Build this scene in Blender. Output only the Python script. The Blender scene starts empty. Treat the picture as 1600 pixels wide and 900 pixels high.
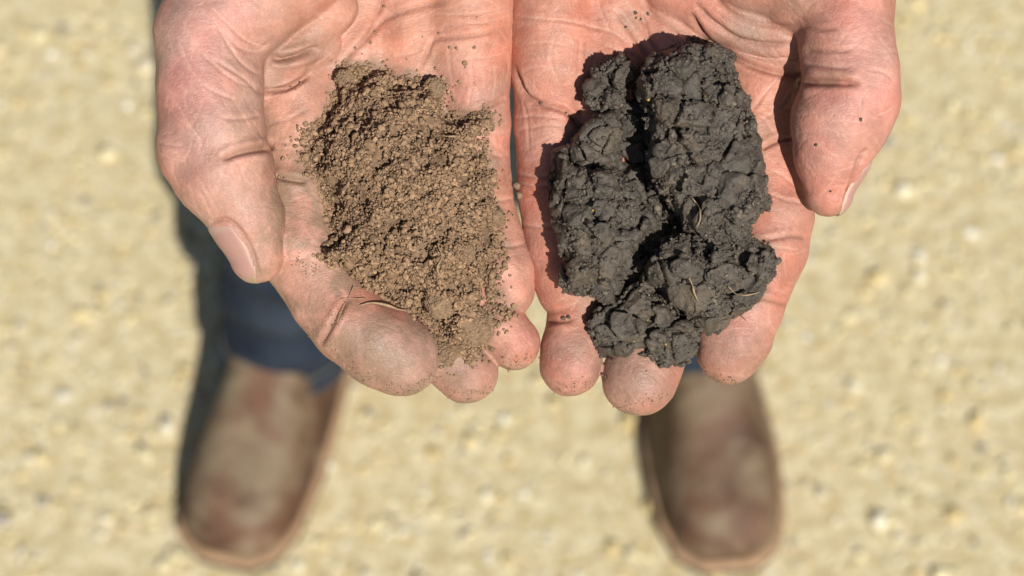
import bpy, math, time
import numpy as np
T0 = time.time()
SC = bpy.context.scene
COL = SC.collection

# ------------------------------------------------------------------ camera, sky, sun, exposure
PITCH = math.radians(55.0)
HC = 1.64                      # camera height above the gravel (m)
FPX = 3764.0                   # focal length in pixels of the 1600 px wide photograph
D0 = 0.64                      # distance of the hands from the lens (m)
FWD = np.array([0, math.cos(PITCH), -math.sin(PITCH)])
UP = np.array([0, math.sin(PITCH), math.cos(PITCH)])
RIGHT = np.array([1.0, 0, 0])
CAM = np.array([0, 0, HC])
cd = bpy.data.cameras.new('camera'); cam = bpy.data.objects.new('camera', cd); COL.objects.link(cam)
cam.location = CAM; cam.rotation_euler = (math.pi/2 - PITCH, 0, 0)
cd.sensor_width = 36; cd.lens = 36*FPX/1600; cd.clip_start = 0.01; cd.clip_end = 500
cd.dof.use_dof = True; cd.dof.focus_distance = 0.628; cd.dof.aperture_fstop = 15.0
SC.camera = cam
# the sun stands behind the viewer's right shoulder
A_R, A_D = math.radians(16), math.radians(13.5)
ts = -FWD*math.cos(A_R)*math.cos(A_D) + RIGHT*math.sin(A_R) - UP*math.sin(A_D)*math.cos(A_R)
ts = ts/np.linalg.norm(ts)
EL = math.asin(ts[2]); AZ = math.atan2(ts[0], ts[1])
w = bpy.data.worlds.new('World'); SC.world = w; w.use_nodes = True
nt = w.node_tree; sky = nt.nodes.new('ShaderNodeTexSky'); sky.sky_type = 'NISHITA'; sky.sun_disc = False
sky.sun_elevation = EL; sky.sun_rotation = AZ
nt.nodes['Background'].inputs[1].default_value = 0.05
nt.links.new(sky.outputs[0], nt.nodes['Background'].inputs[0])
sl = bpy.data.lights.new('sun', 'SUN'); sl.energy = 5.0; sl.angle = math.radians(0.53); sl.color = (1, 0.955, 0.88)
so = bpy.data.objects.new('sun', sl); COL.objects.link(so); so.location = (2, -3, 6)
from mathutils import Vector
so.rotation_euler = Vector(ts).to_track_quat('Z', 'Y').to_euler()
SC.view_settings.view_transform = 'Standard'; SC.view_settings.look = 'None'
SC.view_settings.exposure = 0.28; SC.view_settings.gamma = 1.0; SC.view_settings.use_curve_mapping = False

# ------------------------------------------------------------------ frames: hand space is millimetres, X right, Y along the fingers, Z off the palm
S = 0.17                       # millimetres per photograph pixel at the hands
def hp(x, y, w=0.0):
    """photograph pixel + height over the palm (in pixel units) -> hand space (mm)"""
    d = 1000*D0 - w*S
    return np.array([(x-800)/FPX*d, (450-y)/FPX*d, w*S])
def to_world(V):
    V = np.asarray(V, float)/1000.0
    return CAM + FWD*(D0 - V[:, 2:3]) + RIGHT*V[:, 0:1] + UP*V[:, 1:2]
def to_px(V):
    d = 1000*D0 - V[:, 2]
    return V[:, 0]/d*FPX + 800, 450 - V[:, 1]/d*FPX
def ground_at(x, y, z=0.0):
    d = FWD + RIGHT*(x-800)/FPX + UP*(450-y)/FPX
    t = (z-HC)/d[2]
    return CAM + d*t

# ------------------------------------------------------------------ noise
def h3(ix, iy, iz, seed):
    h = (ix.astype(np.uint32)*np.uint32(374761393) + iy.astype(np.uint32)*np.uint32(668265263)
         + iz.astype(np.uint32)*np.uint32(2147483647) + np.uint32((seed*1274126177) & 0xffffffff))
    h = (h ^ (h >> np.uint32(13)))*np.uint32(1274126177)
    h = (h ^ (h >> np.uint32(16)))*np.uint32(2246822519)
    h ^= h >> np.uint32(15)
    return h.astype(np.float32)*np.float32(1/4294967296.0)
def vn(P, s, seed=0):
    """value noise in -1..1, feature size s"""
    q = np.asarray(P, np.float32)/np.float32(s) + np.float32(1000.37)
    i = np.floor(q).astype(np.int64); f = (q - i).astype(np.float32); f = f*f*(3-2*f)
    r = 0
    for dx in (0, 1):
        wx = f[:, 0] if dx else 1-f[:, 0]
        for dy in (0, 1):
            wy = f[:, 1] if dy else 1-f[:, 1]
            for dz in (0, 1):
                wz = f[:, 2] if dz else 1-f[:, 2]
                r = r + wx*wy*wz*h3(i[:, 0]+dx, i[:, 1]+dy, i[:, 2]+dz, seed)
    return r*2-1
def fbm(P, s, o=4, seed=0, g=0.5):
    r = 0; a = 1.0
    for k in range(o):
        r = r + a*vn(P, s/2**k, seed+k); a *= g
    return r
def worley(P, s, seed=0):
    q = np.asarray(P, np.float32)/np.float32(s) + np.float32(500.0)
    i = np.floor(q).astype(np.int64); f = (q - i).astype(np.float32)
    best = np.full(len(q), 9.0, np.float32)
    for dx in (-1, 0, 1):
        for dy in (-1, 0, 1):
            for dz in (-1, 0, 1):
                a, b, c = i[:, 0]+dx, i[:, 1]+dy, i[:, 2]+dz
                d = (dx+h3(a, b, c, seed)-f[:, 0])**2 + (dy+h3(a, b, c, seed+7)-f[:, 1])**2 + (dz+h3(a, b, c, seed+13)-f[:, 2])**2
                best = np.minimum(best, d)
    return np.sqrt(best)
RNG = np.random.default_rng(11)

# ------------------------------------------------------------------ signed distance shapes
def cone(P, a, b, ra, rb):
    a = np.asarray(a, np.float32); b = np.asarray(b, np.float32)
    ba = b-a; l2 = float(ba@ba) + 1e-9
    t = np.clip(((P-a)@ba)/l2, 0, 1)
    d = P - a - t[:, None]*ba
    return np.sqrt((d*d).sum(1)) - (ra + (rb-ra)*t)
def smin(a, b, k):
    h = np.maximum(k-np.abs(a-b), 0)/k
    return np.minimum(a, b) - h*h*h*k*(1/6.0)
def ell(P, c, r):
    q = (P-np.asarray(c, np.float32))/np.asarray(r, np.float32)
    l = np.sqrt((q*q).sum(1))
    return (l-1)*min(r)
def chain(pts):
    out = []
    for p in pts:
        d = 1 - p[2]*S/(1000*D0)
        out.append((hp(*p[:3]), p[3]*S*d))
    return out
def d_chain(P, ch, k):
    d = None
    for (a, ra), (b, rb) in zip(ch[:-1], ch[1:]):
        e = cone(P, a, b, ra, rb)
        d = e if d is None else smin(d, e, k)
    return d
def poly2d(X, Y, pts):
    pts = np.asarray(pts, np.float32); n = len(pts)
    d = np.full(len(X), 1e9, np.float32); inside = np.zeros(len(X), bool)
    for k in range(n):
        a = pts[k]; b = pts[(k+1) % n]; e = b-a
        wx = X-a[0]; wy = Y-a[1]
        t = np.clip((wx*e[0]+wy*e[1])/(e@e+1e-9), 0, 1)
        d = np.minimum(d, (wx-t*e[0])**2 + (wy-t*e[1])**2)
        c = ((a[1] > Y) != (b[1] > Y)) & (X < (b[0]-a[0])*(Y-a[1])/(b[1]-a[1]+1e-9)+a[0])
        inside ^= c
    d = np.sqrt(d)
    return np.where(inside, -d, d)

def surface_net(sdf, lo, hi, h, margin=0.0):
    """sparse evaluation + surface nets, returns verts, quads"""
    lo = np.asarray(lo, float); hi = np.asarray(hi, float); B = 8
    nb = np.ceil((hi-lo)/(h*B)).astype(int); n = nb*B + 1
    g = [lo[k] + (np.arange(nb[k])+0.5)*h*B for k in range(3)]
    cx, cy, cz = np.meshgrid(*g, indexing='ij')
    C = np.stack([cx.ravel(), cy.ravel(), cz.ravel()], 1).astype(np.float32)
    dc = sdf(C)
    keep = np.abs(dc) < B*h*0.87*1.35 + margin
    F = np.repeat(np.repeat(np.repeat(dc.reshape(nb), B, 0), B, 1), B, 2)
    F = np.pad(F, ((0, 1),)*3, mode='edge').astype(np.float32)
    kb = np.argwhere(keep.reshape(nb))
    off = np.stack(np.meshgrid(*[np.arange(B+1)]*3, indexing='ij'), -1).reshape(-1, 3)
    lin = np.zeros(F.shape, bool)
    for s in range(0, len(kb), 4000):
        idx = (kb[s:s+4000, None, :]*B + off[None]).reshape(-1, 3)
        lin[idx[:, 0], idx[:, 1], idx[:, 2]] = True
    idx = np.argwhere(lin)
    for s in range(0, len(idx), 600000):
        ii = idx[s:s+600000]
        F[ii[:, 0], ii[:, 1], ii[:, 2]] = sdf((lo + ii*h).astype(np.float32))
    ins = F < 0
    cnt = np.zeros(tuple(k-1 for k in F.shape), np.uint8)
    for a in (0, 1):
        for b in (0, 1):
            for c in (0, 1):
                cnt += ins[a:F.shape[0]-1+a, b:F.shape[1]-1+b, c:F.shape[2]-1+c]
    act = (cnt > 0) & (cnt < 8)
    ci = np.argwhere(act)
    vid = np.full(act.shape, -1, np.int32); vid[act] = np.arange(len(ci))
    acc = np.zeros((len(ci), 3)); num = np.zeros(len(ci))
    corners = [(a, b, c) for a in (0, 1) for b in (0, 1) for c in (0, 1)]
    for a in corners:
        for ax in range(3):
            if a[ax] == 0:
                b = list(a); b[ax] = 1
                fa = F[ci[:, 0]+a[0], ci[:, 1]+a[1], ci[:, 2]+a[2]]; fb = F[ci[:, 0]+b[0], ci[:, 1]+b[1], ci[:, 2]+b[2]]
                m = (fa < 0) != (fb < 0)
                t = np.where(m, fa/(fa-fb+1e-12*(fa == fb)), 0)
                p = np.array(a, float)[None, :].repeat(len(ci), 0); p[:, ax] = t
                acc[m] += p[m]; num[m] += 1
    V = lo + (ci + acc/np.maximum(num, 1)[:, None])*h
    quads = []
    for ax in range(3):
        o1, o2 = (ax+1) % 3, (ax+2) % 3
        sl0 = [slice(None)]*3; sl1 = [slice(None)]*3
        sl0[ax] = slice(0, -1); sl1[ax] = slice(1, None)
        e = np.argwhere(ins[tuple(sl0)] != ins[tuple(sl1)])
        sh = np.array(act.shape)
        e = e[(e[:, o1] > 0) & (e[:, o2] > 0) & (e[:, o1] < sh[o1]) & (e[:, o2] < sh[o2])]
        fl = ins[e[:, 0], e[:, 1], e[:, 2]]
        q = []
        for (a, b) in ((1, 1), (0, 1), (0, 0), (1, 0)):
            c = e.copy(); c[:, o1] -= a; c[:, o2] -= b
            q.append(vid[c[:, 0], c[:, 1], c[:, 2]])
        q = np.stack(q, 1)
        q[~fl] = q[~fl][:, ::-1]
        quads.append(q)
    Q = np.concatenate(quads); Q = Q[(Q >= 0).all(1)]
    return V, Q
def gradient(sdf, V, e):
    g = np.zeros((len(V), 3)); d = np.zeros(len(V))
    for s in range(0, len(V), 400000):
        P = V[s:s+400000].astype(np.float32)
        for k in ((1, -1, -1), (-1, -1, 1), (-1, 1, -1), (1, 1, 1)):
            kk = np.array(k, np.float32)
            f = sdf(P + kk*e); d[s:s+400000] += f/4
            g[s:s+400000] += kk*f[:, None]
    g /= np.linalg.norm(g, axis=1)[:, None] + 1e-12
    return g, d

# ------------------------------------------------------------------ mesh objects
def make_mesh(name, V, F, smooth=True, col=None, extra=None):
    me = bpy.data.meshes.new(name)
    V = np.asarray(V, np.float32)
    if isinstance(F, np.ndarray):
        k = F.shape[1]
        me.vertices.add(len(V)); me.vertices.foreach_set('co', V.ravel())
        me.loops.add(F.size); me.loops.foreach_set('vertex_index', F.astype(np.int32).ravel())
        me.polygons.add(len(F)); me.polygons.foreach_set('loop_start', np.arange(len(F), dtype=np.int32)*k)
        me.update(calc_edges=True)
    else:
        me.from_pydata([tuple(map(float, v)) for v in V], [], [tuple(f) for f in F]); me.update()
    if smooth:
        me.polygons.foreach_set('use_smooth', np.ones(len(me.polygons), bool))
    if col is not None:
        c = np.ones((len(V), 4), np.float32); c[:, :3] = col
        at = me.attributes.new('tint', 'FLOAT_COLOR', 'POINT'); at.data.foreach_set('color', c.ravel())
    return me
def link(name, me, mat, parent=None, origin=None):
    o = bpy.data.objects.new(name, me); COL.objects.link(o)
    if mat is not None:
        me.materials.append(mat)
    if parent is not None:
        o.parent = parent
    if origin is not None:
        o.location = origin
    return o
def tag(o, label=None, cat=None, group=None, kind=None):
    if label: o['label'] = label
    if cat: o['category'] = cat
    if group: o['group'] = group
    if kind: o['kind'] = kind
    return o
def put(name, V, F, mat, parent=None, col=None, smooth=True):
    """world-space verts -> object whose origin is at its base"""
    V = np.asarray(V, float)
    if parent is not None:
        base = np.array(parent.location) if parent.parent is None else np.array(parent['_base'])
        o = link(name, make_mesh(name, V-base, F, smooth, col), mat, parent)
    else:
        base = np.array([V[:, 0].mean(), V[:, 1].mean(), V[:, 2].min()])
        o = link(name, make_mesh(name, V-base, F, smooth, col), mat, None, base)
    return o
def ico(sub):
    t = (1+5**.5)/2
    v = np.array([(-1,t,0),(1,t,0),(-1,-t,0),(1,-t,0),(0,-1,t),(0,1,t),(0,-1,-t),(0,1,-t),(t,0,-1),(t,0,1),(-t,0,-1),(-t,0,1)], float)
    f = [(0,11,5),(0,5,1),(0,1,7),(0,7,10),(0,10,11),(1,5,9),(5,11,4),(11,10,2),(10,7,6),(7,1,8),(3,9,4),(3,4,2),(3,2,6),(3,6,8),(3,8,9),(4,9,5),(2,4,11),(6,2,10),(8,6,7),(9,8,1)]
    v = [x/np.linalg.norm(x) for x in v]
    for _ in range(sub):
        m = {}; nf = []
        def mid(a, b):
            k = (min(a, b), max(a, b))
            if k not in m:
                p = v[a]+v[b]; v.append(p/np.linalg.norm(p)); m[k] = len(v)-1
            return m[k]
        for a, b, c in f:
            x, y, z = mid(a, b), mid(b, c), mid(c, a)
            nf += [(a, x, z), (b, y, x), (c, z, y), (x, y, z)]
        f = nf
    return np.array(v), np.array(f)
def rand_rot(n):
    q = RNG.normal(size=(n, 4)); q /= np.linalg.norm(q, axis=1)[:, None]
    a, b, c, d = q.T
    return np.stack([np.stack([1-2*(c*c+d*d), 2*(b*c-a*d), 2*(b*d+a*c)], 1),
                     np.stack([2*(b*c+a*d), 1-2*(b*b+d*d), 2*(c*d-a*b)], 1),
                     np.stack([2*(b*d-a*c), 2*(c*d+a*b), 1-2*(b*b+c*c)], 1)], 1)
def grains(centres, radii, sub=1, rough=0.25, squash=(0.65, 1.15), flat_z=None):
    """many irregular crumbs as one vertex/face block; returns V, F, grain index"""
    bv, bf = ico(sub); n = len(centres)
    vs, fs, gi = [], [], []
    nvar = 8
    for k in range(nvar):
        sel = np.arange(k, n, nvar)
        if len(sel) == 0: continue
        sh = bv*(1 + rough*fbm(bv*1.0+k*17.3, 0.9, 3, 40+k))[:, None]
        R = rand_rot(len(sel)); sc = RNG.uniform(squash[0], squash[1], (len(sel), 3))
        v = np.einsum('nij,nvj->nvi', R, sh[None]*sc[:, None, :])*radii[sel][:, None, None]
        if flat_z is not None: v[:, :, 2] *= flat_z
        v = v + centres[sel][:, None, :]
        base = sum(len(x) for x in vs)
        vs.append(v.reshape(-1, 3))
        fs.append((bf[None] + (np.arange(len(sel))*len(bv))[:, None, None]).reshape(-1, 3) + base)
        gi.append(np.repeat(sel, len(bv)))
    return np.concatenate(vs), np.concatenate(fs), np.concatenate(gi)
def tube(pts, rad, seg=8):
    pts = np.asarray(pts, float); n = len(pts)
    rad = np.ones(n)*rad if np.isscalar(rad) else np.asarray(rad, float)
    V, F = [], []
    for i in range(n):
        t = pts[min(i+1, n-1)]-pts[max(i-1, 0)]; t /= np.linalg.norm(t)+1e-12
        a = np.cross(t, (0.31, 0.22, 0.92)); a /= np.linalg.norm(a); b = np.cross(t, a)
        for k in range(seg):
            th = 2*math.pi*k/seg
            V.append(pts[i]+rad[i]*(math.cos(th)*a+math.sin(th)*b))
    for i in range(n-1):
        for k in range(seg):
            F.append((i*seg+k, i*seg+(k+1) % seg, (i+1)*seg+(k+1) % seg, (i+1)*seg+k))
    F.append(tuple(range(seg))[::-1]); F.append(tuple((n-1)*seg+k for k in range(seg)))
    return np.array(V), F
def spline(pts, n=24):
    p = np.asarray(pts, float); m = len(p)
    out = []
    for t in np.linspace(0, m-1, n):
        i = min(int(t), m-2); u = t-i
        p0, p1, p2, p3 = p[max(i-1, 0)], p[i], p[i+1], p[min(i+2, m-1)]
        out.append(0.5*((2*p1)+(-p0+p2)*u+(2*p0-5*p1+4*p2-p3)*u*u+(-p0+3*p1-3*p2+p3)*u**3))
    return np.array(out)

# ------------------------------------------------------------------ materials
def new_mat(name):
    m = bpy.data.materials.new(name); m.use_nodes = True
    n = m.node_tree; b = n.nodes['Principled BSDF']
    return m, n, b
def N(n, t, **kw):
    x = n.nodes.new(t)
    for k, v in kw.items():
        if hasattr(x, k): setattr(x, k, v)
        else: x.inputs[k.replace('_', ' ')].default_value = v
    return x
def mix(n, fac, a, b, blend='MIX'):
    m = n.nodes.new('ShaderNodeMix'); m.data_type = 'RGBA'; m.blend_type = blend
    for sock, val in ((0, fac), (6, a), (7, b)):
        if hasattr(val, 'is_output') or isinstance(val, bpy.types.NodeSocket): n.links.new(val, m.inputs[sock])
        elif isinstance(val, (int, float)): m.inputs[sock].default_value = val
        else: m.inputs[sock].default_value = (*val, 1)
    return m.outputs[2]
def ramp(n, src, p0, p1, c0=(0, 0, 0), c1=(1, 1, 1)):
    r = n.nodes.new('ShaderNodeValToRGB'); r.color_ramp.elements[0].position = p0; r.color_ramp.elements[1].position = p1
    r.color_ramp.elements[0].color = (*c0, 1); r.color_ramp.elements[1].color = (*c1, 1)
    n.links.new(src, r.inputs[0]); return r.outputs[0]
def noise(n, scale, detail=4, rough=0.55, coord=None, dist=0.0):
    x = n.nodes.new('ShaderNodeTexNoise'); x.inputs['Scale'].default_value = scale
    x.inputs['Detail'].default_value = detail; x.inputs['Roughness'].default_value = rough; x.inputs['Distortion'].default_value = dist
    if coord is None:
        coord = n.nodes.new('ShaderNodeTexCoord').outputs['Object']
    n.links.new(coord, x.inputs['Vector']); return x.outputs[0]
def voro(n, scale, feature='F1', coord=None):
    x = n.nodes.new('ShaderNodeTexVoronoi'); x.feature = feature; x.inputs['Scale'].default_value = scale
    if coord is None:
        coord = n.nodes.new('ShaderNodeTexCoord').outputs['Object']
    n.links.new(coord, x.inputs['Vector']); return x.outputs[0]
def bump(n, h, strength, dist, normal=None):
    x = n.nodes.new('ShaderNodeBump'); x.inputs['Strength'].default_value = strength; x.inputs['Distance'].default_value = dist
    n.links.new(h, x.inputs['Height'])
    if normal is not None: n.links.new(normal, x.inputs['Normal'])
    return x.outputs[0]
def attr(n, name='tint'):
    a = n.nodes.new('ShaderNodeAttribute'); a.attribute_name = name; return a.outputs['Color']

def mat_skin():
    m, n, b = new_mat('skin'); L = n.links.new
    c = attr(n)
    tc = n.nodes.new('ShaderNodeTexCoord').outputs['Object']
    # warp the coordinates so the line network is not regular
    wn = n.nodes.new('ShaderNodeTexNoise'); wn.inputs['Scale'].default_value = 160; L(tc, wn.inputs['Vector'])
    va = n.nodes.new('ShaderNodeVectorMath'); va.operation = 'MULTIPLY_ADD'; va.inputs[1].default_value = (0.0035,)*3
    L(wn.outputs['Color'], va.inputs[0]); L(tc, va.inputs[2]); wc = va.outputs[0]
    fine = noise(n, 700, 4, 0.65, tc)
    c2 = mix(n, 0.16, c, ramp(n, fine, 0.3, 0.7, (0.36, 0.14, 0.08), (0.98, 0.88, 0.80)), 'OVERLAY')
    c2 = mix(n, ramp(n, noise(n, 1700, 2, 0.5, tc), 0.66, 0.74, (0, 0, 0), (0.3, 0.3, 0.3)), c2, (0.72, 0.50, 0.40))
    L(c2, b.inputs['Base Color'])
    b.inputs['Subsurface Weight'].default_value = 0.10
    b.inputs['Subsurface Radius'].default_value = (1.0, 0.25, 0.12)
    b.inputs['Subsurface Scale'].default_value = 0.004
    r = ramp(n, noise(n, 1400, 3, 0.6, tc), 0.3, 0.7, (0.40,)*3, (0.70,)*3); L(r, b.inputs['Roughness'])
    b.inputs['Specular IOR Level'].default_value = 0.36
    cells = voro(n, 820, 'DISTANCE_TO_EDGE', wc)
    nb = bump(n, ramp(n, cells, 0.0, 0.22), 0.34, 0.00012)
    st = n.nodes.new('ShaderNodeMapping'); st.inputs['Scale'].default_value = (0.45, 1.6, 1.6); st.inputs['Rotation'].default_value = (0, 0, 0.25); L(wc, st.inputs['Vector'])
    lines = voro(n, 700, 'DISTANCE_TO_EDGE', st.outputs[0])
    nb = bump(n, ramp(n, lines, 0.0, 0.16), 0.30, 0.00013, nb)
    nb = bump(n, noise(n, 2200, 3, 0.6, tc), 0.42, 0.00012, nb)
    nb = bump(n, noise(n, 420, 4, 0.6, tc), 0.16, 0.0004, nb)
    L(nb, b.inputs['Normal'])
    return m
def mat_nail():
    m, n, b = new_mat('nail'); L = n.links.new
    L(attr(n), b.inputs['Base Color'])
    b.inputs['Roughness'].default_value = 0.5; b.inputs['Specular IOR Level'].default_value = 0.3; b.inputs['Subsurface Weight'].default_value = 0.2
    b.inputs['Subsurface Radius'].default_value = (1, .4, .25); b.inputs['Subsurface Scale'].default_value = 0.001
    L(bump(n, noise(n, 1500, 2), 0.15, 0.0001), b.inputs['Normal'])
    return m
def mat_soil(name, rough, spec, a, bcol):
    m, n, b = new_mat(name); L = n.links.new
    c = attr(n)
    x = mix(n, ramp(n, noise(n, 700, 4, 0.65), 0.35, 0.65), a, bcol)
    L(mix(n, 1.0, c, x, 'MULTIPLY'), b.inputs['Base Color'])
    b.inputs['Roughness'].default_value = rough; b.inputs['Specular IOR Level'].default_value = spec
    nb = bump(n, noise(n, 700, 6, 0.7), 0.75, 0.0009)
    L(bump(n, noise(n, 1900, 4, 0.65), 0.8, 0.0004, nb), b.inputs['Normal'])
    return m
def mat_simple(name, col, rough, nscale, amount=0.35, bs=0.3, bd=0.001, spec=0.4):
    m, n, b = new_mat(name); L = n.links.new
    x = noise(n, nscale, 5, 0.6)
    lo = tuple(v*(1-amount) for v in col); hi = tuple(min(1, v*(1+amount)) for v in col)
    L(ramp(n, x, 0.3, 0.7, lo, hi), b.inputs['Base Color'])
    b.inputs['Roughness'].default_value = rough; b.inputs['Specular IOR Level'].default_value = spec
    L(bump(n, noise(n, nscale*4, 4), bs, bd), b.inputs['Normal'])
    return m
M_SKIN = mat_skin(); M_NAIL = mat_nail()
M_BROWN = mat_soil('brown_soil', 0.95, 0.15, (0.8, 0.78, 0.76), (1.15, 1.12, 1.08))
M_DARK = mat_soil('dark_soil', 0.47, 0.5, (0.75, 0.75, 0.75), (1.25, 1.23, 1.2))
M_STRAW = mat_simple('dry_root', (0.29, 0.205, 0.115), 0.8, 900, 0.3, 0.3, 0.0002)
M_REDROOT = mat_simple('red_root', (0.16, 0.06, 0.035), 0.8, 900, 0.3, 0.3, 0.0002)

# ------------------------------------------------------------------ ground
def mat_ground():
    m, n, b = new_mat('limestone_gravel'); L = n.links.new
    a = mix(n, ramp(n, noise(n, 62, 4, 0.65), 0.40, 0.60), (0.55, 0.445, 0.24), (0.77, 0.67, 0.445))
    a = mix(n, ramp(n, noise(n, 9, 4, 0.6), 0.35, 0.7, (0, 0, 0), (.3, .3, .3)), a, (0.64, 0.52, 0.28))
    a = mix(n, ramp(n, noise(n, 95, 3, 0.6), 0.55, 0.72), a, (0.62, 0.57, 0.40))
    a = mix(n, ramp(n, voro(n, 70), 0.02, 0.16, (1, 1, 1), (0, 0, 0)), a, (0.44, 0.37, 0.24))
    L(a, b.inputs['Base Color']); b.inputs['Roughness'].default_value = 0.95; b.inputs['Specular IOR Level'].default_value = 0.1
    L(bump(n, noise(n, 120, 6, 0.7), 0.8, 0.006), b.inputs['Normal'])
    return m
M_GROUND = mat_ground()
g = 80.0
ground = link('ground', make_mesh('ground', np.array([(-g, -g, 0), (g, -g, 0), (g, g, 0), (-g, g, 0)]), [(0, 1, 2, 3)], False), M_GROUND)
tag(ground, 'pale yellow crushed limestone ground', 'ground', kind='structure')

def gravel():
    n = 14500
    c = np.stack([RNG.uniform(-0.9, 0.9, n), RNG.uniform(0.5, 1.95, n), np.zeros(n)], 1)
    r = np.exp(RNG.normal(math.log(0.0026), 0.48, n)); r = np.clip(r, 0.0012, 0.0092)
    c[:, 2] = r*0.2
    V, F, gi = grains(c, r, 0, 0.2, (0.7, 1.25), 0.72)
    pal = np.array([(0.58, 0.49, 0.27), (0.61, 0.54, 0.34), (0.53, 0.42, 0.21), (0.60, 0.56, 0.42), (0.52, 0.46, 0.33), (0.22, 0.20, 0.17), (0.34, 0.31, 0.25), (0.64, 0.62, 0.54)])
    k = RNG.choice(len(pal), n, p=[.24, .23, .15, .12, .13, .025, .045, .06])
    cc = pal[k]*RNG.uniform(0.85, 1.12, (n, 1))
    o = put('gravel', V, F, None, None, cc[gi])
    m, nn, b = new_mat('gravel_stone'); nn.links.new(attr(nn), b.inputs['Base Color']); b.inputs['Roughness'].default_value = 0.9
    b.inputs['Specular IOR Level'].default_value = 0.2
    o.data.materials.append(m)
    tag(o, 'loose pale yellow, white and grey gravel stones covering the ground', 'gravel', kind='stuff')
gravel()

# ------------------------------------------------------------------ the person
FEET_Y = float(ground_at(760, 640)[1]) + 0.06
person = bpy.data.objects.new('person', None); COL.objects.link(person); person.location = (0, FEET_Y, 0)
tag(person, 'person in jeans and brown boots holding soil out in two cupped hands', 'person')

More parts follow.
